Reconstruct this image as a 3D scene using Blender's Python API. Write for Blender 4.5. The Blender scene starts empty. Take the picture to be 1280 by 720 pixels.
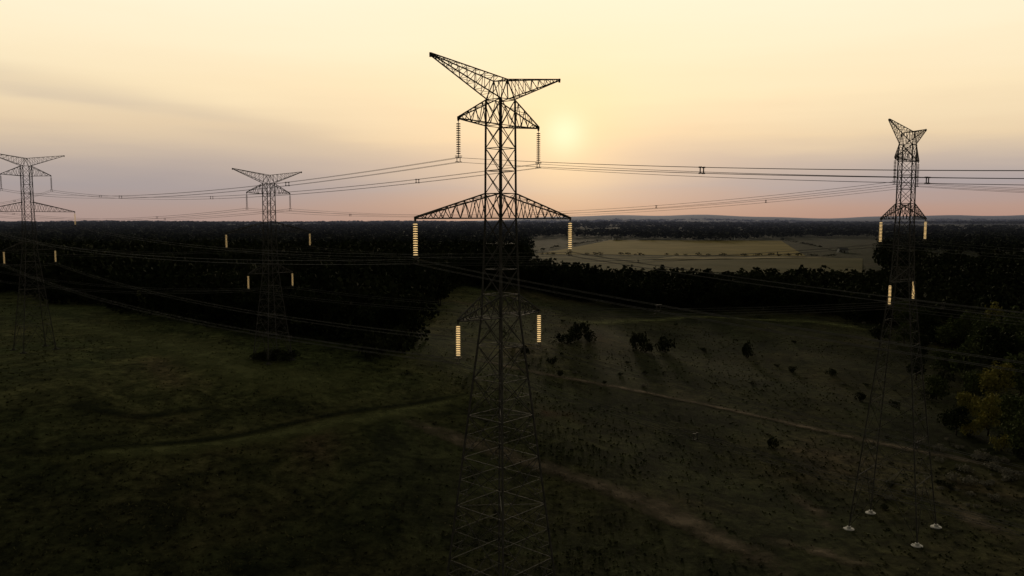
import bpy, math, random
import numpy as np
from mathutils import Vector, Matrix
random.seed(4); rng = np.random.default_rng(7)
sc = bpy.context.scene
COL = sc.collection
H = 54.8
PITCH = math.radians(4.76)
F = 1020.0
sc.view_settings.view_transform = 'Standard'
sc.view_settings.look = 'None'
sc.view_settings.exposure = 0

# ------------------------------------------------------------------ helpers
def link(o, parent=None):
    COL.objects.link(o)
    if parent is not None: o.parent = parent
    return o
def mesh_np(name, V, Fc, mats=(), smooth=False):
    V = np.asarray(V, dtype=np.float32); Fc = np.asarray(Fc, dtype=np.int32)
    me = bpy.data.meshes.new(name)
    n, k = Fc.shape
    me.vertices.add(len(V)); me.vertices.foreach_set("co", V.ravel())
    me.loops.add(n*k); me.loops.foreach_set("vertex_index", Fc.ravel())
    me.polygons.add(n)
    me.polygons.foreach_set("loop_start", np.arange(0, n*k, k, dtype=np.int32))
    me.polygons.foreach_set("loop_total", np.full(n, k, dtype=np.int32))
    if smooth: me.polygons.foreach_set("use_smooth", np.ones(n, dtype=bool))
    for m in mats: me.materials.append(m)
    me.update(calc_edges=True); me.validate()
    return me
def mesh_py(name, V, Fc, mats=(), smooth=False):
    me = bpy.data.meshes.new(name)
    me.from_pydata([tuple(v) for v in V], [], Fc)
    for m in mats: me.materials.append(m)
    if smooth:
        for p in me.polygons: p.use_smooth = True
    me.update()
    return me
def sst(a, b, x):
    t = np.clip((np.asarray(x, dtype=float)-a)/(b-a), 0, 1)
    return t*t*(3-2*t)

# ------------------------------------------------------------------ materials
def new_mat(name):
    m = bpy.data.materials.new(name); m.use_nodes = True
    nt = m.node_tree; b = nt.nodes["Principled BSDF"]
    return m, nt, b
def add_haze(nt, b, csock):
    """aerial perspective painted into colour and emission by distance up the valley (kilometres)"""
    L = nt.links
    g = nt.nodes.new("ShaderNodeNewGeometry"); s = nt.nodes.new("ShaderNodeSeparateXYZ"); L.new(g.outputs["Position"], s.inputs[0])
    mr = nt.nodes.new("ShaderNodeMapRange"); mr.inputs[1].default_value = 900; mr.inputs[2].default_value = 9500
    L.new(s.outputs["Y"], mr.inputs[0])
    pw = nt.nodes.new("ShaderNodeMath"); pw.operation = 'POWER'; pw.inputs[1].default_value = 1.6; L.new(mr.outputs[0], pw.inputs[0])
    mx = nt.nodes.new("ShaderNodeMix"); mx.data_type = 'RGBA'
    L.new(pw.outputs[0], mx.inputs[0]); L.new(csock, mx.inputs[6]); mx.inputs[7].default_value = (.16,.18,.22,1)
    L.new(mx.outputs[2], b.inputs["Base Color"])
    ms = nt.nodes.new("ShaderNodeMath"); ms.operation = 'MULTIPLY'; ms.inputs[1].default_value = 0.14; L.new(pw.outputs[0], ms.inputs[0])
    b.inputs["Emission Color"].default_value = (.68,.66,.80,1); L.new(ms.outputs[0], b.inputs["Emission Strength"])  # emission stands in for light scattered by the haze
def noisy(name, c1, c2, scale=1.0, rough=0.9, metallic=0.0, bump=0.0, detail=5, spec=0.2, lo=0.35, hi=0.65, haze=False):
    m, nt, b = new_mat(name)
    g = nt.nodes.new("ShaderNodeNewGeometry")
    n = nt.nodes.new("ShaderNodeTexNoise"); n.inputs["Scale"].default_value = scale; n.inputs["Detail"].default_value = detail
    nt.links.new(g.outputs["Position"], n.inputs["Vector"])
    r = nt.nodes.new("ShaderNodeValToRGB")
    r.color_ramp.elements[0].position = lo; r.color_ramp.elements[0].color = (*c1, 1)
    r.color_ramp.elements[1].position = hi; r.color_ramp.elements[1].color = (*c2, 1)
    nt.links.new(n.outputs["Fac"], r.inputs["Fac"]); nt.links.new(r.outputs["Color"], b.inputs["Base Color"])
    b.inputs["Roughness"].default_value = rough; b.inputs["Metallic"].default_value = metallic
    b.inputs["Specular IOR Level"].default_value = spec
    if haze: add_haze(nt, b, r.outputs["Color"])
    return m

M_STEEL = noisy("weathered_steel", (0.075,0.075,0.07), (0.13,0.125,0.115), 1.5, 0.75, 0.0, spec=0.12)
M_WIRE = noisy("aluminium_wire", (0.16,0.16,0.16), (0.22,0.22,0.21), 0.5, 0.7, 0.0, spec=0.15)
M_CONC = noisy("concrete", (0.82,0.81,0.78), (0.9,0.89,0.86), 3.0, 0.9)
M_OLDC = noisy("mossy_concrete", (0.06,0.06,0.05), (0.11,0.11,0.09), 3.0, 0.9)
M_BARK = noisy("bark", (0.02,0.016,0.012), (0.045,0.036,0.028), 4.0, 0.95)
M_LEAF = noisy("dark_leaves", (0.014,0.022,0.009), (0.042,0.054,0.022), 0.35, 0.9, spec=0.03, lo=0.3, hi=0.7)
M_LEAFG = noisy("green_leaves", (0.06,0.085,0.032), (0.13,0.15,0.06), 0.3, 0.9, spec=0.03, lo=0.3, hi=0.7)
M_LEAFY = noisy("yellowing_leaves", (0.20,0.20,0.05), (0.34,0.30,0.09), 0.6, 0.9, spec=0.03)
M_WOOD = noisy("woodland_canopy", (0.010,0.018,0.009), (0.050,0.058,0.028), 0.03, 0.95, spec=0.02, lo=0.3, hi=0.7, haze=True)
M_GRASS = noisy("rough_grass", (0.05,0.06,0.025), (0.12,0.115,0.055), 0.05, 0.95, spec=0.02)
M_PALE = noisy("pale_brush", (0.20,0.20,0.16), (0.36,0.34,0.28), 1.0, 0.95, spec=0.03)

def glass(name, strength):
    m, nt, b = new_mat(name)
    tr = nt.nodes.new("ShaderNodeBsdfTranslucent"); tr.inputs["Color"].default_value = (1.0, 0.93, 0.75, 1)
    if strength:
        em = nt.nodes.new("ShaderNodeEmission"); em.inputs["Color"].default_value = (1.0, 0.72, 0.38, 1); em.inputs["Strength"].default_value = strength  # emission paints the sunlit glow into the insulator glass
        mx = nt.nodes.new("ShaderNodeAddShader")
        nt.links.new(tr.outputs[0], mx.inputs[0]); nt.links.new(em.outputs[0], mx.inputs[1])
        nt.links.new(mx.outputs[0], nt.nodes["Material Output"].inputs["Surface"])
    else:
        tr.inputs["Color"].default_value = (.35,.28,.2,1)  # same glass darkened to paint its backlit silhouette against the sky
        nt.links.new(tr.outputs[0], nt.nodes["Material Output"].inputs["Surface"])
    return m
M_GLASS = glass("insulator_glass_sun_glow", .26)
M_GLASSFAR = glass("insulator_glass_faint_sun_glow", .10)
M_GLASSDK = glass("insulator_glass_silhouette", 0)

# ------------------------------------------------------------------ terrain
def hgt(x, y):
    x = np.asarray(x, dtype=float); y = np.asarray(y, dtype=float)
    s = y - 0.6*x
    z = 17*sst(100, 270, s)*sst(85, -50, x)*(1-sst(500, 1300, y))
    z = z + 5*sst(150, 450, y) + 26*sst(900, 4500, y)
    near = 1-sst(600, 1500, y)
    z = z + near*0.6*np.sin(x*0.045+1.3)*np.cos(y*0.038) + near*0.35*np.sin(x*0.11+y*0.07)
    z = z + sst(2200, 4200, y)*4*np.sin(x*0.0031+0.6)*np.cos(y*0.0017)
    a = x/np.maximum(y, 1)
    z = z + sst(5000, 8500, y)*sst(-0.12, 0.16, a)*(66+16*np.sin(a*11+0.5)+9*np.sin(a*27+1)+5*np.sin(a*61))
    return z
def ground(bearing_px, row):
    """survey point: intersect a bearing / depression angle with the terrain"""
    a = (bearing_px-640)/F
    ang = math.atan((row-360)/F)+PITCH
    t = math.tan(ang)
    y = 60.0
    for i in range(4000):
        if H - t*y <= float(hgt(a*y, y)): break
        y *= 1.002
    a2 = a*(math.cos(PITCH)+t*math.sin(PITCH))
    return a2*y, y
xs = np.concatenate([-np.geomspace(260, 14000, 60)[::-1], np.arange(-256, 257, 4.0), np.geomspace(260, 14000, 60)])
ys = np.concatenate([-np.geomspace(60, 6000, 25)[::-1], np.arange(-50, 520, 4.0), np.geomspace(524, 13000, 110)])
X, Y = np.meshgrid(xs, ys)
Z = hgt(X, Y)
V = np.stack([X.ravel(), Y.ravel(), Z.ravel()], 1)
nx, ny = len(xs), len(ys)
ii, jj = np.meshgrid(np.arange(nx-1), np.arange(ny-1))
i0 = (jj*nx+ii).ravel()
Fc = np.stack([i0, i0+1, i0+1+nx, i0+nx], 1)

M_GROUND, nt, b = new_mat("meadow_ground")
L = nt.links
def nd(t, **k):
    q = nt.nodes.new(t)
    for a_, v_ in k.items(): setattr(q, a_, v_)
    return q
geo = nd("ShaderNodeNewGeometry")
n1 = nd("ShaderNodeTexNoise"); n1.inputs["Scale"].default_value = 0.018; n1.inputs["Detail"].default_value = 6; n1.inputs["Roughness"].default_value = 0.6; n1.inputs["Distortion"].default_value = 0.6
n2 = nd("ShaderNodeTexNoise"); n2.inputs["Scale"].default_value = 0.45; n2.inputs["Detail"].default_value = 8; n2.inputs["Roughness"].default_value = 0.8
n4 = nd("ShaderNodeTexNoise"); n4.inputs["Scale"].default_value = 0.075; n4.inputs["Detail"].default_value = 5; n4.inputs["Roughness"].default_value = 0.65; n4.inputs["Distortion"].default_value = 1.2
for q in (n1, n2, n4): L.new(geo.outputs["Position"], q.inputs["Vector"])
r1 = nd("ShaderNodeValToRGB"); e = r1.color_ramp.elements
e[0].position = .32; e[0].color = (.022,.028,.013,1); e[1].position = .72; e[1].color = (.085,.068,.043,1)
q = e.new(.45); q.color = (.042,.050,.023,1); q = e.new(.58); q.color = (.058,.060,.029,1)
L.new(n1.outputs["Fac"], r1.inputs["Fac"])
r2 = nd("ShaderNodeValToRGB"); e = r2.color_ramp.elements
e[0].position = .36; e[0].color = (.25,.27,.25,1); e[1].position = .64; e[1].color = (1.75,1.7,1.65,1)
L.new(n2.outputs["Fac"], r2.inputs["Fac"])
r4 = nd("ShaderNodeValToRGB"); e = r4.color_ramp.elements
e[0].position = .38; e[0].color = (.5,.52,.5,1); e[1].position = .62; e[1].color = (1.3,1.25,1.2,1)
L.new(n4.outputs["Fac"], r4.inputs["Fac"])
m0 = nd("ShaderNodeMix", data_type='RGBA', blend_type='MULTIPLY'); m0.inputs[0].default_value = 1
L.new(r2.outputs["Color"], m0.inputs[6]); L.new(r4.outputs["Color"], m0.inputs[7])
m1 = nd("ShaderNodeMix", data_type='RGBA', blend_type='MULTIPLY'); m1.inputs[0].default_value = 1
L.new(r1.outputs["Color"], m1.inputs[6]); L.new(m0.outputs[2], m1.inputs[7])
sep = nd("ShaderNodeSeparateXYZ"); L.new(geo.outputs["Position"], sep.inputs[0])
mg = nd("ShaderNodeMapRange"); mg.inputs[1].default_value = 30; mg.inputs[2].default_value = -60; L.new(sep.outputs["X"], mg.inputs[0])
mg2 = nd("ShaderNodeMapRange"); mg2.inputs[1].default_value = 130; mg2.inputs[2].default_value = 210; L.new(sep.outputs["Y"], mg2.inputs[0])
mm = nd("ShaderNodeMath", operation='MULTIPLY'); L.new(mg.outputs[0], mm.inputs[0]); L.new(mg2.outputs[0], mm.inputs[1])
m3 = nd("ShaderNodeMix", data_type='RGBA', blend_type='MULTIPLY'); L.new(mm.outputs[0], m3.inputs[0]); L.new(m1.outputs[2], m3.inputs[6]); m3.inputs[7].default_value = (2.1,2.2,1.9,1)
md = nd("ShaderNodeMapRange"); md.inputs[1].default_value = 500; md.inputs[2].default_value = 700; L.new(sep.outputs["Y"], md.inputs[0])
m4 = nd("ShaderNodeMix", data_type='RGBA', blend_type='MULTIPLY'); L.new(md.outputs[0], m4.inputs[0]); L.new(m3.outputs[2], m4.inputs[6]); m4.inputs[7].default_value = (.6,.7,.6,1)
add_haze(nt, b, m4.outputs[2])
b.inputs["Roughness"].default_value = 1; b.inputs["Specular IOR Level"].default_value = 0.02
bp = nd("ShaderNodeBump"); bp.inputs["Strength"].default_value = .6; bp.inputs["Distance"].default_value = .6
L.new(n2.outputs["Fac"], bp.inputs["Height"]); L.new(bp.outputs["Normal"], b.inputs["Normal"])
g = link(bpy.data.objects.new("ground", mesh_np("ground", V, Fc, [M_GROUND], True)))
g["kind"] = "structure"

# draped sheets ----------------------------------------------------------
def drape_quad(name, c, mat, nu=24, nv=16, off=0.25):
    c = [np.array(p, float) for p in c]
    Vv = []; 
    for j in range(nv+1):
        for i in range(nu+1):
            u, v = i/nu, j/nv
            p = (1-u)*(1-v)*c[0]+u*(1-v)*c[1]+u*v*c[2]+(1-u)*v*c[3]
            Vv.append((p[0], p[1], float(hgt(p[0], p[1]))+off))
    Ff = [[j*(nu+1)+i, j*(nu+1)+i+1, (j+1)*(nu+1)+i+1, (j+1)*(nu+1)+i] for j in range(nv) for i in range(nu)]
    o = link(bpy.data.objects.new(name, mesh_py(name, Vv, Ff, [mat], True))); o["kind"] = "structure"
    return o
def track_mat(name, c1, c2, dens=0.5):
    m, nt, b = new_mat(name); L = nt.links
    geo = nt.nodes.new("ShaderNodeNewGeometry")
    n = nt.nodes.new("ShaderNodeTexNoise"); n.inputs["Scale"].default_value = .22; n.inputs["Detail"].default_value = 8; n.inputs["Roughness"].default_value = .7
    L.new(geo.outputs["Position"], n.inputs["Vector"])
    r = nt.nodes.new("ShaderNodeValToRGB"); r.color_ramp.elements[0].position = .3; r.color_ramp.elements[1].position = .7
    r.color_ramp.elements[0].color = (*c1, 1); r.color_ramp.elements[1].color = (*c2, 1)
    L.new(n.outputs["Fac"], r.inputs["Fac"]); L.new(r.outputs["Color"], b.inputs["Base Color"])
    b.inputs["Roughness"].default_value = 1; b.inputs["Specular IOR Level"].default_value = .02
    uv = nt.nodes.new("ShaderNodeAttribute"); uv.attribute_name = "edge"
    a1 = nt.nodes.new("ShaderNodeMath"); a1.operation = 'ADD'; L.new(uv.outputs["Fac"], a1.inputs[0])
    s1 = nt.nodes.new("ShaderNodeMath"); s1.operation = 'MULTIPLY'; s1.inputs[1].default_value = 2.2; L.new(n.outputs["Fac"], s1.inputs[0])
    L.new(s1.outputs[0], a1.inputs[1])
    mp = nt.nodes.new("ShaderNodeMapRange"); mp.inputs[1].default_value = 1.2; mp.inputs[2].default_value = 2.3; mp.inputs[4].default_value = dens
    L.new(a1.outputs[0], mp.inputs[0])
    ed = nt.nodes.new("ShaderNodeMapRange"); ed.inputs[1].default_value = 0; ed.inputs[2].default_value = .35; L.new(uv.outputs["Fac"], ed.inputs[0])
    ml = nt.nodes.new("ShaderNodeMath"); ml.operation = 'MULTIPLY'; L.new(mp.outputs[0], ml.inputs[0]); L.new(ed.outputs[0], ml.inputs[1])
    L.new(ml.outputs[0], b.inputs["Alpha"])
    return m
def track(name, pts, width, mat, off=0.12):
    P = [np.array(ground(*p)) for p in pts]
    Q = []
    for k in range(len(P)-1):
        L_ = np.linalg.norm(P[k+1]-P[k]); n_ = max(2, int(L_/3))
        p0 = P[max(k-1, 0)]; p3 = P[min(k+2, len(P)-1)]
        for i in range(n_):
            t = i/n_
            Q.append(0.5*((2*P[k])+(-p0+P[k+1])*t+(2*p0-5*P[k]+4*P[k+1]-p3)*t*t+(-p0+3*P[k]-3*P[k+1]+p3)*t**3))
    Q.append(P[-1]); Q = np.array(Q)
    T = np.gradient(Q, axis=0); T /= np.linalg.norm(T, axis=1)[:, None]+1e-9
    N = np.stack([-T[:, 1], T[:, 0]], 1)
    K = 7; Vv = []; E = []
    for i, (q_, n_) in enumerate(zip(Q, N)):
        for k in range(K):
            u = (k/(K-1)-.5)
            p = q_+n_*u*width
            Vv.append((p[0], p[1], float(hgt(p[0], p[1]))+off))
            E.append((1-abs(u)*2)*min(1, i/6, (len(Q)-1-i)/6+0.01))
    Ff = [[i*K+k, i*K+k+1, (i+1)*K+k+1, (i+1)*K+k] for i in range(len(Q)-1) for k in range(K-1)]
    me = mesh_py(name, Vv, Ff, [mat], True)
    at = me.attributes.new("edge", 'FLOAT', 'POINT'); at.data.foreach_set("value", np.array(E, dtype=np.float32))
    o = link(bpy.data.objects.new(name, me)); o["kind"] = "structure"
M_DIRT = track_mat("bare_dirt", (.11,.09,.065), (.29,.235,.17), .95)
M_PGRASS = track_mat("mown_grass", (.13,.15,.06), (.21,.22,.09), .9)
M_DARK = track_mat("ditch_reeds", (.014,.020,.010), (.028,.034,.016), .85)
M_RED = track_mat("reddish_soil", (.12,.07,.045), (.19,.105,.07), .85)
track("dirt_path", [(480,517),(560,545),(640,572),(720,598),(800,628),(860,655),(940,695),(1010,735)], 9, M_DIRT)
track("dirt_path", [(790,612),(840,632),(880,652)], 16, M_DIRT, .2)
track("dirt_path", [(560,443),(720,475),(900,510),(1100,555),(1290,592)], 5, M_DIRT, .16)
track("dirt_path", [(1150,610),(1200,640),(1290,690)], 8, M_DIRT)
track("dirt_path", [(985,612),(1010,632),(1045,668)], 7, M_DIRT)
track("dirt_path", [(930,660),(980,680),(1060,700),(1120,730)], 8, M_DIRT, .2)
track("grass_path", [(700,400),(850,398),(1000,402),(1090,415)], 14, M_PGRASS, .2)
track("grass_path", [(30,582),(200,562),(400,535),(520,512),(610,492)], 11, M_PGRASS, .2)
track("grass_path", [(60,400),(180,425),(330,470),(480,470)], 26, M_PGRASS, .14)
track("ditch", [(30,572),(150,560),(300,545),(440,516),(600,492)], 4, M_DARK, .24)
track("ditch", [(-10,520),(90,508),(170,522),(260,512),(330,520)], 5, M_DARK, .24)
track("bare_soil", [(640,520),(690,518),(740,528)], 18, M_RED, .18)

M_GOLD = noisy("ripe_crop", (.20,.165,.05), (.30,.24,.08), .012, 1, spec=.01)
M_STUB = noisy("stubble_field", (.085,.085,.035), (.13,.12,.055), .012, 1, spec=.01)
M_STRAW = noisy("pale_straw", (.30,.26,.15), (.40,.34,.20), .02, 1, spec=.01)
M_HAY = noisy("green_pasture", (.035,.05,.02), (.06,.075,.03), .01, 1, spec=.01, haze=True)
def P(a, y): return (a*y, y)
drape_quad("crop_field", [P(.03,1180), P(.36,1120), P(.33,1800), P(.12,1850)], M_GOLD, off=.3)
drape_quad("stubble_field", [P(.05,790), P(.43,760), P(.43,1060), P(.03,1150)], M_STUB, off=.3)
drape_quad("straw_field", [P(.17,1010), P(.30,1040), P(.40,1080), P(.2,1100)], M_STRAW, off=.9)
drape_quad("pasture", [P(.16,640), P(.5,640), P(.5,745), P(.12,775)], M_HAY, off=.3)
drape_quad("pasture", [P(.10,2300), P(.42,2300), P(.52,3000), P(.05,3000)], M_HAY, off=1.0)

# ------------------------------------------------------------------ vegetation
def leaf_cloud(n, lobes, size, shell=0.55):
    c = np.array([l[:3] for l in lobes]); r = np.array([l[3:6] for l in lobes])
    w = r.prod(1)**(2/3); w = w/w.sum()
    k = rng.choice(len(lobes), n, p=w)
    d = rng.normal(size=(n, 3)); d /= np.linalg.norm(d, axis=1)[:, None]
    rad = shell+(1-shell)*rng.random(n)**.7
    rad *= 1+.16*rng.normal(size=n)
    p = c[k]+d*r[k]*rad[:, None]
    a = rng.normal(size=(n, 3)); a /= np.linalg.norm(a, axis=1)[:, None]
    t = rng.normal(size=(n, 3)); bb = np.cross(a, t); bb /= np.linalg.norm(bb, axis=1)[:, None]
    s = size*(.5+rng.random(n)*.9)[:, None]
    a = a*s; bb = bb*s*.7
    V = np.stack([p-a, p-bb, p+a, p+bb], 1).reshape(-1, 3)
    return V
def quads(n): return np.arange(n*4).reshape(-1, 4)
def crown_lobes(h, w, n, low=.38):
    L_ = [(0, 0, h*.58, w*.34, w*.34, h*.30)]
    for i in range(n):
        an = i*2.4+rng.random(); rr = w*.28*(.6+.6*rng.random()); zz = h*(low+(.83-low)*rng.random())
        q = w*(.16+.10*rng.random())
        L_.append((math.cos(an)*rr, math.sin(an)*rr, zz, q, q, q*1.0))
    L_.append((w*.05, -w*.04, h*.86, w*.15, w*.15, h*.13))
    return L_
def tube(Vv, Ff, p, q, r0, r1, k=7):
    p = Vector(p); q = Vector(q); d = (q-p).normalized()
    up = Vector((0, 0, 1)) if abs(d.z) < .9 else Vector((1, 0, 0))
    a = d.cross(up).normalized(); b_ = d.cross(a)
    n0 = len(Vv)
    for (c, r) in ((p, r0), (q, r1)):
        for i in range(k):
            t = 2*math.pi*i/k; Vv.append(c+a*math.cos(t)*r+b_*math.sin(t)*r)
    for i in range(k): Ff.append([n0+i, n0+(i+1) % k, n0+k+(i+1) % k, n0+k+i])
    Ff.append([n0+i for i in range(k)][::-1]); Ff.append([n0+k+i for i in range(k)])
tree_tpl = []
for i in range(6):
    h = 12.5+1.2*i; w = 9+rng.random()*4
    lobes = crown_lobes(h, w, 11+i % 3, .22)
    n = 1500
    crown = mesh_np("tree_crown", leaf_cloud(n, lobes, .46), quads(n), [M_LEAF])
    Vv, Ff = [], []
    pts = [Vector((0, 0, -.5)), Vector((.15, .1, h*.25)), Vector((.0, .3, h*.5)), Vector((.2, .1, h*.8))]
    rs = [.34, .25, .17, .05]
    for k in range(3): tube(Vv, Ff, pts[k], pts[k+1], rs[k], rs[k+1])
    for l in lobes[1:-1]: tube(Vv, Ff, (0.05, .15, max(h*.12, l[2]-h*.22)), (l[0], l[1], l[2]), .11, .03, 5)
    trunk = mesh_py("tree_trunk", Vv, Ff, [M_BARK], True)
    tree_tpl.append((trunk, crown))
bush_tpl = []
for i in range(4):
    lobes = [(0, 0, .5, .75, .75, .5)]+[((rng.random()-.5)*1.5, (rng.random()-.5)*1.5, .3+.55*rng.random(), .35, .35, .35) for _ in range(7)]
    n = 420
    V1 = leaf_cloud(n, lobes, .10)
    Vv, Ff = [], []
    for l in lobes[1:]: tube(Vv, Ff, (0, 0, -.1), (l[0], l[1], l[2]), .03, .01, 4)
    bush_tpl.append((V1, n, np.array([tuple(v) for v in Vv]), Ff))
def bush_mesh(i, mat):
    V1, n, V2, F2 = bush_tpl[i]
    Vv = [tuple(v) for v in V1]+[tuple(v) for v in V2]
    Ff = [list(q_) for q_ in quads(n).tolist()]+[[k+len(V1) for k in f] for f in F2]
    me = mesh_py("bush", Vv, Ff, [mat, M_BARK])
    for p in me.polygons[n:]: p.material_index = 1
    return me
M_BUSH = noisy("bush_leaves", (0.022,0.030,0.014), (0.06,0.068,0.03), 0.35, 0.9, spec=0.03, lo=0.3, hi=0.7)
bushes_dark = [bush_mesh(i, M_BUSH) for i in range(4)]
bushes_yel = [bush_mesh(i, M_LEAFY) for i in range(4)]
bushes_pale = [bush_mesh(i, M_PALE) for i in range(4)]

def put_tree(x, y, s, label, group, crown_mat=None):
    tk, cr = tree_tpl[random.randrange(6)]
    e_ = bpy.data.objects.new("tree", None); link(e_)
    e_.location = (x, y, float(hgt(x, y))); e_.rotation_euler = (0, 0, random.random()*6.28)
    e_.scale = (s*random.uniform(.9, 1.25), s*random.uniform(.9, 1.25), s)
    e_["label"] = label; e_["category"] = "tree"
    if group: e_["group"] = group
    t = bpy.data.objects.new("trunk", tk); link(t, e_)
    c = bpy.data.objects.new("crown", cr); link(c, e_)
    if crown_mat is not None:
        c.material_slots[0].link = 'OBJECT'; c.material_slots[0].material = crown_mat
def put_bush(x, y, s, sz, kind=0):
    arr = (bushes_dark, bushes_yel, bushes_pale)[kind]
    o = link(bpy.data.objects.new("bush", arr[random.randrange(4)]))
    o.location = (x, y, float(hgt(x, y))); o.scale = (s, s, sz); o.rotation_euler = (0, 0, random.random()*6.28)
    o["label"] = ("dark leafy bush standing in the rough meadow", "yellow-green leafy bush at the meadow's edge", "pale dry brush clump beside the pylon")[kind]
    o["category"] = "bush"
    o["group"] = ("dark bushes dotted over the meadow", "yellowing bushes at the meadow edge", "pale brush clumps in the meadow")[kind]

EA = np.array([-.8,-.7,-.627,-.53,-.43,-.333,-.27,-.206,-.15,-.115,-.10,-.085,-.05,0,.1,.2,.3,.37,.43,.48,.53,.58,.627,.7,.8])
EF = np.array([440,400,375,335,296,262,248,243,246,258,300,370,432,455,462,455,452,445,405,380,340,310,290,270,260])
def front(a): return np.interp(a, EA, EF)*(1+.02*np.sin(a*70)+.015*np.sin(a*173+1))
cnt = 0
a = -.68
while a < .70 and cnt < 220:
    f = float(front(a)); 
    for r in range(2 if a > -.35 else 1):
        y = f + r*9 + random.uniform(-3, 5)
        x = a*y+random.uniform(-2, 2)
        lighter_crown = a > .44 and random.random() < .6  # picks the lighter green crown for some right-hand trees
        put_tree(x, y, random.uniform(.65, 1.12), "dull green leafy tree at the edge of the wood" if lighter_crown else "dark leafy tree at the edge of the wood", "trees along the edge of the wood", M_LEAFG if lighter_crown else None)
        cnt += 1
    a += random.uniform(6, 9.5)/f
RT = [(1205,478,1.05,2),(1250,470,1.1,0),(1180,470,.8,2),(1150,450,.7,0),(1275,500,1.0,2),(1215,500,.7,2),(1235,545,.66,1),(1208,520,.55,1),(1262,540,.8,2),(1195,545,.5,0),(1160,425,.8,0),(1130,432,.7,2),
      (1290,470,1.2,2),(1240,430,1.0,1),(1225,455,.9,2),(1170,500,.6,2),(1145,475,.6,0),(1275,575,.7,2),(1245,505,.8,1),(1190,440,.9,2),(1265,445,1.1,2)]
for (px, py, s, k) in RT:
    x, y = ground(px, py)
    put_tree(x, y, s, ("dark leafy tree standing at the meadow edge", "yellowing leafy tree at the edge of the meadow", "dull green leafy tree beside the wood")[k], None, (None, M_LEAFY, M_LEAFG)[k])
for (px, py, s, h_, k) in [(722,424,4.2,6,0),(795,436,3.4,6,0),(806,440,3,4.5,0),(832,440,3.6,6,0),(935,448,2.6,6,0),(708,430,3.6,4,0),(738,428,3,4,0),(1100,425,5,6,0),(505,440,6,7,0),(470,446,5,6,0),
                        (655,443,2,2.5,0),(690,455,1.6,2,0),(700,470,1.2,1.5,0),(967,560,1.6,2.6,0),(1075,500,2,2.4,0),(1040,470,2,2.2,0),(330,450,3,2,0),(342,451,3,2.6,0),(356,450,3,2.4,0),(368,448,2.2,2,0),(320,449,2,1.5,0),
                        (1180,480,3,4,0),(1160,500,2.4,3,0),(1225,575,2,2,2),(1205,590,1.8,1.6,2),(1240,588,2.2,1.8,2),(1175,565,1.8,1.6,2),(1150,555,1.5,1.5,2),(1262,600,2.4,2,2),(1215,605,2,1.6,2),(1190,600,1.6,1.4,2),
                        (880,440,1.4,1.6,0),(990,465,1.6,1.8,0),(1120,510,1.8,2,0),(1180,530,2.4,3,0),(1210,545,3,4,1),(1250,565,2.5,3.6,1),(1228,525,3.4,5,1),(1275,575,2.4,3,0)]:
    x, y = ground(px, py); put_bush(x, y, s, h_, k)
for i in range(40):
    px = random.uniform(640, 1280); py = 400+abs(random.gauss(0, 1))*50
    if py > 560: continue
    x, y = ground(px, py); s = random.uniform(.6, 1.4)
    put_bush(x, y, s, s*random.uniform(.5, .9), 0 if random.random() < .8 else 2)
for i in range(46):
    px = random.uniform(1085, 1285); py = random.uniform(545, 640)
    x, y = ground(px, py); s = random.uniform(.5, 1.3)
    put_bush(x, y, s, s*random.uniform(.5, .9), 2 if random.random() < .6 else 0)

tplA = [leaf_cloud(95, crown_lobes(1, .75, 7, .3), .074) for _ in range(6)]
tplL = [leaf_cloud(60, [(0,0,.45,.6,.6,.5)], .12) for _ in range(4)]
tplB = [leaf_cloud(50, crown_lobes(1, 1.1, 5), .12) for _ in range(5)]
chunks = []
def wnoise(x, y): return np.sin(x*.0071+y*.0023+1)+np.sin(x*.0029-y*.0049+2)+.6*np.sin(x*.017+.4)*np.sin(y*.006)
def add_clump(T, x, y, hh, ww):
    th = random.random()*6.28; c, s = math.cos(th), math.sin(th)
    v = T.copy()
    R = np.array([[c, -s], [s, c]])
    v[:, :2] = v[:, :2]@R.T*ww
    v[:, 2] *= hh
    v += np.array([x, y, float(hgt(x, y))-.02*hh])
    chunks.append(v)
a = -.7
while a < .72:      # understorey along the wood edge
    f = float(front(a))
    for r in (3, 9, 15):
        y = f+r+random.uniform(-4, 3); hh = random.uniform(3.5, 7)
        add_clump(random.choice(tplL), a*y, y, hh, hh*1.1)
    a += 4.0/f
y = 242.0
while y < 760:
    step = 8.0+(y-242)*.010
    x = -.72*y
    while x < .72*y:
        xx = x+random.uniform(-3, 3); yy = y+random.uniform(-3, 3); a = xx/yy
        f = float(front(a))
        if yy > f+12+ (9 if a > -.35 else 0):
            back = 1e9
            if .01 < a < .46: back = 630-80*max(0,a)
            if yy < back and not (a > .46 and yy > f+80 and wnoise(xx*2.5, yy*2.5) > 1.9):
                hh = random.uniform(11, 18)
                add_clump(random.choice(tplA), xx, yy, hh, step*random.uniform(1.4, 1.9))
        x += step
    y += step
y = 760.0
while y < 6200:
    dx = .010*y+4; x = -.72*y
    while x < .72*y:
        xx = x+random.uniform(-.4, .4)*dx; yy = y+random.uniform(-.02, .02)*y; a = xx/yy
        ok = True
        if .02 < a < .45 and yy < 1900+120*math.sin(a*20): ok = False
        if .08 < a and 2350 < yy < 2900 and wnoise(xx, yy) > .2: ok = False
        if a > .45 and yy < 1300 and wnoise(xx*2, yy*2) > .9: ok = False
        if yy > 3100 and wnoise(xx*.6, yy*.6) > (1.2 if a < 0 else .5): ok = False
        if ok:
            hh = random.uniform(13, 20)
            add_clump(random.choice(tplB), xx, yy, hh, dx*random.uniform(1.0, 1.5))
        x += dx
    y += .032*y
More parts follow.
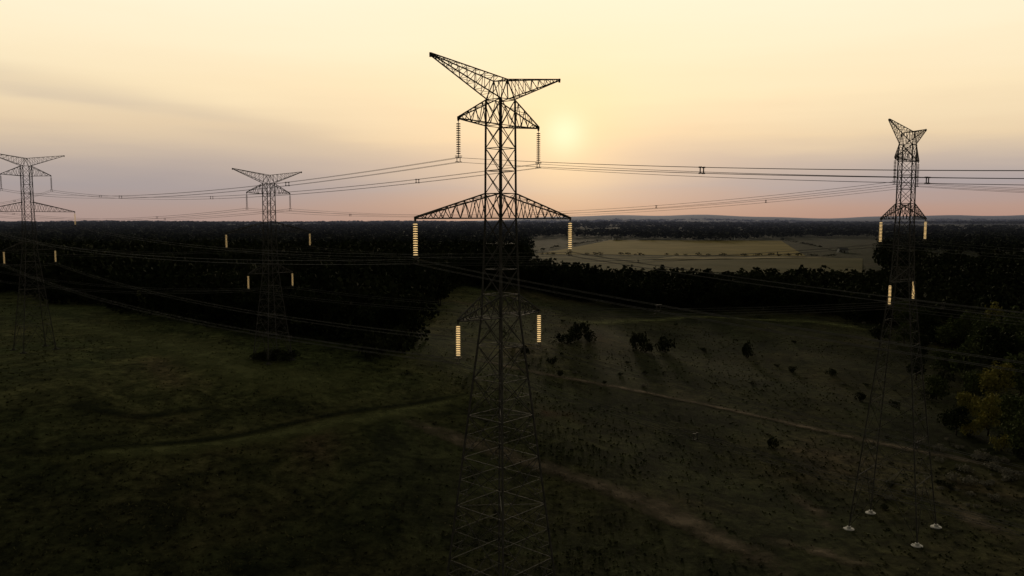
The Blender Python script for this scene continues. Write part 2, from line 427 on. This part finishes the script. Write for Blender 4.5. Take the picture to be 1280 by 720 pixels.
for (a0, y0, a1, y1, n_, pr) in [(.02,1165,.40,1110,70,.5),(.42,1060,.33,1840,40,.5),(.02,1200,.12,1850,40,.6)]:
    for k in range(n_):
        t = (k+random.random()*.7)/n_; yy = y0+(y1-y0)*t; xx = (a0+(a1-a0)*t)*yy
        if random.random() < pr:
            hh = random.uniform(2, 5); add_clump(random.choice(tplB), xx, yy, hh, hh*2.2)
VV = np.concatenate(chunks)
w_ = link(bpy.data.objects.new("woodland", mesh_np("woodland", VV, quads(len(VV)//4), [M_WOOD]))); w_["kind"] = "stuff"

# rough grass tufts over the meadow
N = 30000
yy = 95+ (rng.random(N)**1.2)*330; xx = (rng.random(N)*1.5-.75)*yy
keep = yy < front(xx/yy)
xx, yy = xx[keep], yy[keep]
cl = np.sin(xx*.09+1)+np.sin(yy*.07+xx*.03)+rng.normal(size=len(xx))*1.2
keep = cl > -.4; xx, yy = xx[keep], yy[keep]; N = len(xx)
zz = hgt(xx, yy)
tufts = []
for k in range(2):
    th = rng.random(N)*6.28; wv = .12+.18*rng.random(N); hh = .10+.26*rng.random(N)**2
    dx, dy = np.cos(th)*wv, np.sin(th)*wv
    ox, oy = rng.normal(size=N)*.2, rng.normal(size=N)*.2
    lx, ly = rng.normal(size=N)*.25, rng.normal(size=N)*.25
    q_ = np.stack([np.stack([xx+ox-dx, yy+oy-dy, zz-.1], 1), np.stack([xx+ox+dx, yy+oy+dy, zz-.1], 1),
                   np.stack([xx+ox+dx*.5+lx, yy+oy+dy*.5+ly, zz+hh], 1), np.stack([xx+ox-dx*.6+lx, yy+oy-dy*.6+ly, zz+hh*.8], 1)], 1)
    tufts.append(q_.reshape(-1, 3))
TV = np.concatenate(tufts)
g_ = link(bpy.data.objects.new("grass", mesh_np("grass", TV, quads(len(TV)//4), [M_GRASS]))); g_["kind"] = "stuff"

# ------------------------------------------------------------------ pylons
WS = .74
def bar(Vv, Ff, p, q, w):
    p = Vector(p); q = Vector(q); d = q-p
    if d.length < 1e-4: return
    w = w*WS
    d.normalize(); up = Vector((0, 0, 1)) if abs(d.z) < .95 else Vector((1, 0, 0))
    a = d.cross(up).normalized()*w*.5; b_ = d.cross(a).normalized()*w*.5
    n0 = len(Vv)
    for c in (p, q): Vv.extend([c-a-b_, c+a-b_, c+a+b_, c-a+b_])
    for i in range(4): Ff.append([n0+i, n0+(i+1) % 4, n0+4+(i+1) % 4, n0+4+i])
    Ff.append([n0+3, n0+2, n0+1, n0]); Ff.append([n0+4, n0+5, n0+6, n0+7])
def lerp(p, q, t): return tuple(p[i]+(q[i]-p[i])*t for i in range(3))
def arm_mesh(bl, bh, tip, n, name, cw=.15, bw=.085):
    Vv, Ff = [], []
    lo = [(bl[0], s*bl[1], bl[2]) for s in (-1, 1)]; hi = [(bh[0], s*bh[1], bh[2]) for s in (-1, 1)]
    tipo = [(tip[0], s*.12, tip[2]) for s in (-1, 1)]; tiph = [(tip[0], s*.12, tip[2]+.12) for s in (-1, 1)]
    for s in (0, 1):
        bar(Vv, Ff, lo[s], tipo[s], cw); bar(Vv, Ff, hi[s], tiph[s], cw)
    for i in range(n):
        t0, t1 = i/n, (i+1)/n; tm = (t0+t1)/2
        for s in (0, 1):
            bar(Vv, Ff, lerp(lo[s], tipo[s], t0), lerp(hi[s], tiph[s], tm), bw)
            bar(Vv, Ff, lerp(hi[s], tiph[s], tm), lerp(lo[s], tipo[s], t1), bw)
        for A, B in ((lo, tipo), (hi, tiph)):
            bar(Vv, Ff, lerp(A[0], B[0], t0), lerp(A[1], B[1], t0), bw*.8)
            bar(Vv, Ff, lerp(A[i % 2], B[i % 2], t0), lerp(A[1-i % 2], B[1-i % 2], t1), bw*.8)
    bar(Vv, Ff, (tip[0], 0, tip[2]+.2), (tip[0], 0, tip[2]-.25), .22)
    return mesh_py(name, Vv, Ff, [M_STEEL])
ARM = {
 'horn': arm_mesh((1.0,1.0,13.0), (0.0,1.0,15.1), (10.2,0,16.35), 8, "peak_arm", .14, .07),
 'upper': arm_mesh((1.15,1.12,10.2), (1.12,1.1,13.0), (6.4,0,10.45), 4, "upper_arm"),
 'mid': arm_mesh((1.2,1.2,.2), (1.18,1.18,2.9), (12.4,0,.15), 8, "middle_arm", .18, .085),
 'low': arm_mesh((1.5,1.5,-10.6), (1.4,1.4,-8.2), (6.6,0,-10.6), 4, "lower_arm"),
}
LINS = 3.75
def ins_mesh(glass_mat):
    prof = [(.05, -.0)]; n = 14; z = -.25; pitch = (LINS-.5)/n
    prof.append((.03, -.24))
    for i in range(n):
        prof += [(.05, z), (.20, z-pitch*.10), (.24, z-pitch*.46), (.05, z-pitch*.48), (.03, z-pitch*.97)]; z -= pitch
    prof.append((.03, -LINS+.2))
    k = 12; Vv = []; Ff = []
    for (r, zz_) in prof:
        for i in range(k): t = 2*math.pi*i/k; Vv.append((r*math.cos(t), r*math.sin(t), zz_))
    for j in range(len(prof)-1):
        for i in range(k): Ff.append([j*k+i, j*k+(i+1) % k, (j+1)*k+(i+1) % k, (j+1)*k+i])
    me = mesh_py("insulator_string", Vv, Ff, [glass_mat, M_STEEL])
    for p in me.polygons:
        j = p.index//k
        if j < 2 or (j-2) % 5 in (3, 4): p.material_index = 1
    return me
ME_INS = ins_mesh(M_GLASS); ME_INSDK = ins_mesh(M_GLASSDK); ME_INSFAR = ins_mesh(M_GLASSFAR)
def yoke_mesh():
    Vv, Ff = [], []
    bar(Vv, Ff, (0, 0, .25), (0, 0, -.05), .08)
    bar(Vv, Ff, (-.3, 0, 0), (.3, 0, 0), .12)
    for s in (-1, 1):
        bar(Vv, Ff, (s*.23, 0, 0), (s*.23, 0, -.5), .07)
        for z in (0.0, -.45): bar(Vv, Ff, (s*.23, -.22, z), (s*.23, .22, z), .09)
    K = 16
    for i in range(K):
        t0, t1 = 2*math.pi*i/K, 2*math.pi*(i+1)/K
        bar(Vv, Ff, (.36*math.cos(t0), .36*math.sin(t0), .15), (.36*math.cos(t1), .36*math.sin(t1), .15), .05)
    return mesh_py("yoke_plate", Vv, Ff, [M_STEEL])
ME_YOKE = yoke_mesh()
def foot_mesh(mat):
    prof = [(.0, -.8), (.95, -.8), (.95, .10), (.9, .14), (.42, .18), (.38, .5), (.34, .55), (0, .55)]
    k = 20; Vv = []; Ff = []
    for (r, zz_) in prof:
        for i in range(k): t = 2*math.pi*i/k; Vv.append((max(r, .001)*math.cos(t), max(r, .001)*math.sin(t), zz_))
    for j in range(len(prof)-1):
        for i in range(k): Ff.append([j*k+i, j*k+(i+1) % k, (j+1)*k+(i+1) % k, (j+1)*k+i])
    return mesh_py("footing", Vv, Ff, [mat])
ME_FOOT = (foot_mesh(M_CONC), foot_mesh(M_OLDC))
def hw(z):
    if z >= 0: return 1.2-(1.2-1.12)*min(1, z/13)
    if z >= -10.6: return 1.2+.3*(-z/10.6)
    return 1.5+.095*(-z-10.6)
def corners(z): h_ = hw(z); return [(-h_, -h_, z), (h_, -h_, z), (h_, h_, z), (-h_, h_, z)]
def body_meshes(E):
    Vv, Ff = [], []
    lv = [13, 10.2, 7.8, 5.35, 2.9, .2, -2.6, -5.4, -8.2, -10.6]
    for i in range(len(lv)-1):
        A, B = corners(lv[i]), corners(lv[i+1])
        for k in range(4):
            bar(Vv, Ff, A[k], B[k], .22)
            bar(Vv, Ff, A[k], B[(k+1) % 4], .09); bar(Vv, Ff, A[(k+1) % 4], B[k], .09)
            bar(Vv, Ff, A[k], A[(k+1) % 4], .10)
    A = corners(13)
    for s, (c0, c1) in ((-1, (0, 1)), (1, (3, 2))):
        bar(Vv, Ff, A[c0], (0, s*1.0, 15.1), .12); bar(Vv, Ff, A[c1], (0, s*1.0, 15.1), .12)
        bar(Vv, Ff, (0, s*1.12, 13), (0, s*1.0, 15.1), .08)
    bar(Vv, Ff, (0, -1, 15.1), (0, 1, 15.1), .1)
    V2, F2 = [], []
    ds = [0, 3.3, 7.0, 11.2, 16.0, 21.5, 27.8, 35.0, 41]
    zb = -E+.55
    lev = [-10.6-d for d in ds if -10.6-d > zb+5.5]
    for i in range(len(lev)-1):
        A, B = corners(lev[i]), corners(lev[i+1])
        for k in range(4):
            k2 = (k+1) % 4
            bar(V2, F2, A[k], B[k], .23)
            bar(V2, F2, A[k], B[k2], .09); bar(V2, F2, A[k2], B[k], .09)
            bar(V2, F2, A[k], A[k2], .08)
            if i >= 1:
                wa, wb = hw(lev[i]), hw(lev[i+1]); t = wa/(wa+wb)
                La, Lb = lerp(A[k], B[k], t), lerp(A[k2], B[k2], t)
                bar(V2, F2, La, Lb, .06)
                if i >= 3:
                    for (s0, s1, l_) in ((A[k], B[k2], 0), (A[k2], B[k], 1)):
                        m0 = lerp(s0, s1, t*.5); m1_ = lerp(s0, s1, t+(1-t)*.5)
                        ka, kb = (k, k2) if l_ == 0 else (k2, k)
                        bar(V2, F2, m0, lerp(A[ka], B[ka], t*.5), .05)
                        bar(V2, F2, m0, lerp(A[ka], B[ka], t), .05)
                        bar(V2, F2, m1_, lerp(A[kb], B[kb], t+(1-t)*.5), .05)
                        bar(V2, F2, m1_, lerp(A[kb], B[kb], t), .05)
        if i % 2 == 1:
            bar(V2, F2, A[0], A[2], .06); bar(V2, F2, A[1], A[3], .06)
    A = corners(lev[-1]); Bc = corners(zb)
    for k in range(4): bar(V2, F2, A[k], A[(k+1) % 4], .12)
    bar(V2, F2, lerp(A[0], A[1], .5), lerp(A[2], A[3], .5), .07); bar(V2, F2, lerp(A[1], A[2], .5), lerp(A[3], A[0], .5), .07)
    for k in range(4):
        k2, k0 = (k+1) % 4, (k+3) % 4
        bar(V2, F2, A[k], Bc[k], .25)
        for kk in (k2, k0):
            mid = lerp(A[k], A[kk], .5)
            bar(V2, F2, mid, Bc[k], .11)
            for t in (.3, .55, .78):
                bar(V2, F2, lerp(mid, Bc[k], t), lerp(A[k], Bc[k], t), .06)
                bar(V2, F2, lerp(mid, Bc[k], t), lerp(A[k], Bc[k], max(0, t-.25)), .05)
    return mesh_py("tower_body", Vv, Ff, [M_STEEL]), mesh_py("tower_legs", V2, F2, [M_STEEL]), Bc
UX = math.radians(48)
ux = Vector((math.cos(UX), math.sin(UX), 0)); 
LEVELS = [('upper', 6.4, 10.2), ('mid', 12.4, -.1), ('low', 6.6, -10.85)]
def make_tower(x, y, deck, label, far=0):
    gz = float(hgt(x, y)); E = deck-gz
    e_ = link(bpy.data.objects.new("transmission_tower", None)); e_.location = (x, y, gz); e_.rotation_euler = (0, 0, UX)
    e_["label"] = label; e_["category"] = "electricity pylon"; e_["group"] = "lattice pylons carrying the power lines"
    body, legs, Bc = body_meshes(E)
    for nm, me in (("upper_body", body), ("leg_frame", legs)):
        o = link(bpy.data.objects.new(nm, me), e_); o.location = (0, 0, E)
    for key, nm in (('horn', "peak_arm"), ('upper', "crossarm"), ('mid', "crossarm"), ('low', "crossarm")):
        for s in (1, -1):
            o = link(bpy.data.objects.new(nm, ARM[key]), e_); o.location = (0, 0, E)
            if s < 0: o.rotation_euler = (0, 0, math.pi)
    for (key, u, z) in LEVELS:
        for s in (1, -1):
            me = ME_INSDK if key == 'upper' else (ME_INSFAR if far else ME_INS)  # upper strings: painted silhouette; distant towers: fainter painted sun glow
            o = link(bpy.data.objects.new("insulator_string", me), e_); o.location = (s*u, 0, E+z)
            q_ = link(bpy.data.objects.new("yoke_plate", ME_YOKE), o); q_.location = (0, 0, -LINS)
    for c in Bc:
        o = link(bpy.data.objects.new("footing", ME_FOOT[far]), e_)
        wx = x+c[0]*math.cos(UX)-c[1]*math.sin(UX); wy = y+c[0]*math.sin(UX)+c[1]*math.cos(UX)
        o.location = (c[0], c[1], float(hgt(wx, wy))-gz)
T0 = (-1.25, 90.0, 54.8); TR = (68.6, 143.0, 54.8); TL = (-137.0, 232.0, 57.0); TM = (-64.0, 216.0, 51.4)
make_tower(*T0, "tall steel lattice pylon with v-shaped top and glass insulators")
make_tower(*TR, "steel lattice pylon on white concrete footings beside scrub")
make_tower(*TL, "distant steel lattice pylon in front of dark woods", 1)
make_tower(*TM, "distant steel lattice pylon with bushes around its base", 1)

def span_mesh(A, B, sag):
    Vv, Ff = [], []; n = 44
    d = (B-A); d2 = Vector((d.x, d.y, 0)).normalized(); side = Vector((-d2.y, d2.x, 0))
    for (os_, oz) in ((-.23, 0), (.23, 0), (-.23, -.46), (.23, -.46)):
        prev = None
        for i in range(n+1):
            t = i/n; p = A.lerp(B, t); p = p+Vector((0, 0, -4*sag*t*(1-t)+oz))+side*os_
            base = len(Vv)
            for k in range(4):
                an = math.pi/2*k; Vv.append(p+side*math.cos(an)*.018+Vector((0, 0, math.sin(an)*.018)))
            if prev is not None:
                for k in range(4): Ff.append([prev+k, prev+(k+1) % 4, base+(k+1) % 4, base+k])
            prev = base
    return mesh_py("conductor", Vv, Ff, [M_WIRE]), side
def spacer_mesh():
    Vv, Ff = [], []
    c = [(-.23, 0, 0), (.23, 0, 0), (.23, 0, -.46), (-.23, 0, -.46)]
    for i in range(4): bar(Vv, Ff, c[i], c[(i+1) % 4], .09)
    for p in c: bar(Vv, Ff, (p[0], -.12, p[2]), (p[0], .12, p[2]), .14)
    return mesh_py("spacer", Vv, Ff, [M_STEEL])
ME_SP = spacer_mesh()
def att(T, s, lev):
    return Vector((T[0], T[1], T[2]))+ux*s*lev[1]+Vector((0, 0, lev[2]-LINS-.02))
def spans(Ta, Tb, sag, off=0.0):
    for lev in LEVELS:
        for s in (1, -1):
            A, B = att(Ta, s, lev), att(Tb, s, lev)
            me, side = span_mesh(A, B, sag)
            me.transform(Matrix.Translation(-A))
            o = link(bpy.data.objects.new("power_line", me)); o.location = A
            o["label"] = "bundle of four aluminium conductors sagging between lattice pylons"; o["category"] = "power line"; o["group"] = "overhead conductors strung between the pylons"
            Ln = (B-A).length; k = int(Ln//52)
            for i in range(k):
                t = (i+.55+.1*s)/k; p = A.lerp(B, t)+Vector((0, 0, -4*sag*t*(1-t)))-A
                q_ = link(bpy.data.objects.new("spacer", ME_SP), o); q_.location = p
                q_.rotation_euler = (0, 0, math.atan2(side.y, side.x))
spans(TL, T0, 2.9)
spans(T0, (134.0, -52.0, 54.8), 4.6)
spans(TM, TR, 3.4)
spans(TR, (200.0, 70.0, 54.8), 3.4)
spans(TL, (-273.0, 374.0, 58.0), 3.5)
spans(TM, (-200.0, 291.0, 53.0), 3.5)

# ------------------------------------------------------------------ farm buildings
M_WALL = noisy("white_boards", (.7,.7,.68), (.82,.82,.8), .5, .8)
M_RED2 = noisy("barn_roof", (.10,.10,.11), (.2,.2,.22), .4, .7)
M_DOOR = noisy("dark_door", (.04,.03,.03), (.07,.05,.04), 1, .8)
def barn(x, y, w, d, h, rot, lab):
    e_ = link(bpy.data.objects.new("farm_building", None)); e_.location = (x, y, float(hgt(x, y))); e_.rotation_euler = (0, 0, rot)
    e_["label"] = lab; e_["category"] = "barn"
    a_, b_ = w/2, d/2; r = h+d*.32
    Vv = [(-a_,-b_,-1),(a_,-b_,-1),(a_,b_,-1),(-a_,b_,-1),(-a_,-b_,h),(a_,-b_,h),(a_,b_,h),(-a_,b_,h),(-a_,0,r),(a_,0,r)]
    Ff = [[0,1,5,4],[2,3,7,6],[1,2,6,9,5],[3,0,4,8,7]]
    link(bpy.data.objects.new("wall", mesh_py("wall", Vv, Ff, [M_WALL])), e_)
    o_ = .6
    Vr = [(-a_-o_,-b_-o_,h-.35),(a_+o_,-b_-o_,h-.35),(a_+o_,0,r+.05),(-a_-o_,0,r+.05),(a_+o_,b_+o_,h-.35),(-a_-o_,b_+o_,h-.35)]
    Vr += [(v[0], v[1], v[2]+.3) for v in Vr]
    Fr = [[0,1,2,3],[3,2,4,5],[6,9,8,7],[9,11,10,8],[0,6,7,1],[4,10,11,5],[1,7,8,2],[2,8,10,4],[3,9,6,0],[5,11,9,3]]
    link(bpy.data.objects.new("roof", mesh_py("roof", Vr, Fr, [M_RED2])), e_)
    Vd, Fd = [], []
    bar(Vd, Fd, (0, -b_-.1, 0), (0, -b_-.1, h*.75), 3.2)
    dd = [(v[0], -b_-.08+(.04 if v[1] > -b_-.1 else -.04), v[2]) for v in Vd]
    link(bpy.data.objects.new("door", mesh_py("door", dd, Fd, [M_DOOR])), e_)
barn(.236*1960, 1870, 26, 13, 6, .3, "white farm barn with grey roof among trees")
barn(.262*1900, 1860, 18, 12, 6, -.4, "small white farmhouse beside the crop field")
barn(.405*1240, 1240, 14, 9, 4, .2, "white shed at the corner of the field")
barn(.125*1900, 1860, 16, 10, 5, .1, "white farmhouse with grey roof near the treeline")
barn(.335*2450, 2450, 24, 14, 6, -.2, "long pale barn behind the fields")

# ------------------------------------------------------------------ sun and sky
el, az = math.radians(6.0), math.radians(3.65)
S = Vector((math.sin(az)*math.cos(el), math.cos(az)*math.cos(el), math.sin(el)))
ld = bpy.data.lights.new("sun", 'SUN'); ld.energy = 1.1; ld.angle = math.radians(6.0); ld.color = (1, .80, .55)
lo_ = link(bpy.data.objects.new("sun", ld)); lo_.rotation_euler = S.to_track_quat('Z', 'Y').to_euler()

W = bpy.data.worlds.new("World"); sc.world = W; W.use_nodes = True
nt = W.node_tree; L = nt.links; bg = nt.nodes["Background"]; out = nt.nodes["World Output"]
def mth(op, a, b=None, c=None, clamp=False):
    q = nt.nodes.new("ShaderNodeMath"); q.operation = op; q.use_clamp = clamp
    for i, v in enumerate((a, b, c)):
        if v is None: continue
        if isinstance(v, (int, float)): q.inputs[i].default_value = v
        else: L.new(v, q.inputs[i])
    return q.outputs[0]
def mrange(v, a, b, c, d, smooth=True):
    q = nt.nodes.new("ShaderNodeMapRange"); q.interpolation_type = 'SMOOTHSTEP' if smooth else 'LINEAR'
    L.new(v, q.inputs[0])
    for i, k in enumerate((a, b, c, d)): q.inputs[i+1].default_value = k
    return q.outputs[0]
def mixc(fac, A, B, blend='MIX'):
    q = nt.nodes.new("ShaderNodeMix"); q.data_type = 'RGBA'; q.blend_type = blend
    if isinstance(fac, (int, float)): q.inputs[0].default_value = fac
    else: L.new(fac, q.inputs[0])
    for i, v in ((6, A), (7, B)):
        if isinstance(v, tuple): q.inputs[i].default_value = (*v, 1)
        else: L.new(v, q.inputs[i])
    return q.outputs[2]
tc = nt.nodes.new("ShaderNodeTexCoord")
nrm = nt.nodes.new("ShaderNodeVectorMath"); nrm.operation = 'NORMALIZE'; L.new(tc.outputs["Generated"], nrm.inputs[0])
sp = nt.nodes.new("ShaderNodeSeparateXYZ"); L.new(nrm.outputs[0], sp.inputs[0])
x_, y_, z_ = sp.outputs
cr = nt.nodes.new("ShaderNodeValToRGB"); e = cr.color_ramp.elements
stops = [(0,(.45,.27,.21)),(.05,(.46,.30,.245)),(.127,(.385,.335,.34)),(.22,(.54,.44,.37)),(.33,(.80,.62,.41)),(.48,(.95,.77,.50)),(.66,(.99,.85,.59)),(.9,(1.0,.91,.68))]
e[0].position = 0; e[0].color = (*stops[0][1], 1); e[1].position = .9; e[1].color = (*stops[-1][1], 1)
for p_, c_ in stops[1:-1]:
    q = e.new(p_); q.color = (*c_, 1)
mp = nt.nodes.new("ShaderNodeMapping"); mp.inputs["Scale"].default_value = (1.6, 1.6, 16); L.new(nrm.outputs[0], mp.inputs[0])
ns = nt.nodes.new("ShaderNodeTexNoise"); ns.inputs["Scale"].default_value = 1.8; ns.inputs["Detail"].default_value = 4; L.new(mp.outputs[0], ns.inputs["Vector"])
wob = mth('MULTIPLY', mth('SUBTRACT', ns.outputs["Fac"], .5), .05)
zz2 = mth('ADD', z_, mth('MULTIPLY', wob, mrange(z_, 0, .05, 0, 1)))
L.new(mth('DIVIDE', zz2, .3), cr.inputs["Fac"])
colr = cr.outputs["Color"]
veil = mth('MULTIPLY', mrange(x_, .05, -.45, 0, 1), mrange(z_, .13, .03, 0, 1))
colr = mixc(mth('MULTIPLY', veil, .5), colr, (.37,.315,.305))
zc = mth('ADD', mth('MULTIPLY', x_, -.165), .055)
dd = mth('DIVIDE', mth('SUBTRACT', zz2, zc), .018)
st = mth('POWER', 2.718, mth('MULTIPLY', mth('MULTIPLY', dd, dd), -1))
st = mth('MULTIPLY', st, mrange(x_, .02, -.38, 0, 1))
st = mth('MULTIPLY', st, mrange(ns.outputs["Fac"], .3, .65, .35, 1))
colr = mixc(mth('MULTIPLY', st, .5), colr, (.48,.40,.345))
dt = nt.nodes.new("ShaderNodeVectorMath"); dt.operation = 'DOT_PRODUCT'; L.new(nrm.outputs[0], dt.inputs[0]); dt.inputs[1].default_value = S
om = mth('SUBTRACT', 1.0, dt.outputs["Value"])
def gl(k, amp): return mth('MULTIPLY', mth('POWER', 2.718, mth('MULTIPLY', om, -k)), amp)
colr = mixc(gl(50, .25), colr, (1.0,.70,.42))
colr = mixc(gl(380, .55), colr, (1.0,.74,.40))
colr = mixc(gl(3600, .75), colr, (1.0,.92,.62))
fall = mth('MULTIPLY', mrange(z_, .27, .55, 1, .16), mrange(y_, .78, -.2, 1, .10))
vm = nt.nodes.new("ShaderNodeVectorMath"); vm.operation = 'SCALE'; L.new(colr, vm.inputs[0]); L.new(fall, vm.inputs[3])
bg.inputs["Strength"].default_value = 1.0; L.new(vm.outputs[0], bg.inputs["Color"])
sky = nt.nodes.new("ShaderNodeTexSky"); sky.sky_type = 'NISHITA'; sky.sun_disc = False
sky.sun_elevation = el; sky.sun_rotation = az; sky.dust_density = 3
bg2 = nt.nodes.new("ShaderNodeBackground"); bg2.inputs["Strength"].default_value = .003
L.new(sky.outputs[0], bg2.inputs["Color"])
ad = nt.nodes.new("ShaderNodeAddShader"); L.new(bg.outputs[0], ad.inputs[0]); L.new(bg2.outputs[0], ad.inputs[1]); L.new(ad.outputs[0], out.inputs["Surface"])

# ------------------------------------------------------------------ camera
cd = bpy.data.cameras.new("camera"); cam = link(bpy.data.objects.new("camera", cd))
cd.sensor_width = 36; cd.lens = 36*F/1280; cd.clip_end = 40000; cd.clip_start = .5
cam.location = (0, 0, H); cam.rotation_euler = (math.pi/2-PITCH, 0, 0)
sc.camera = cam
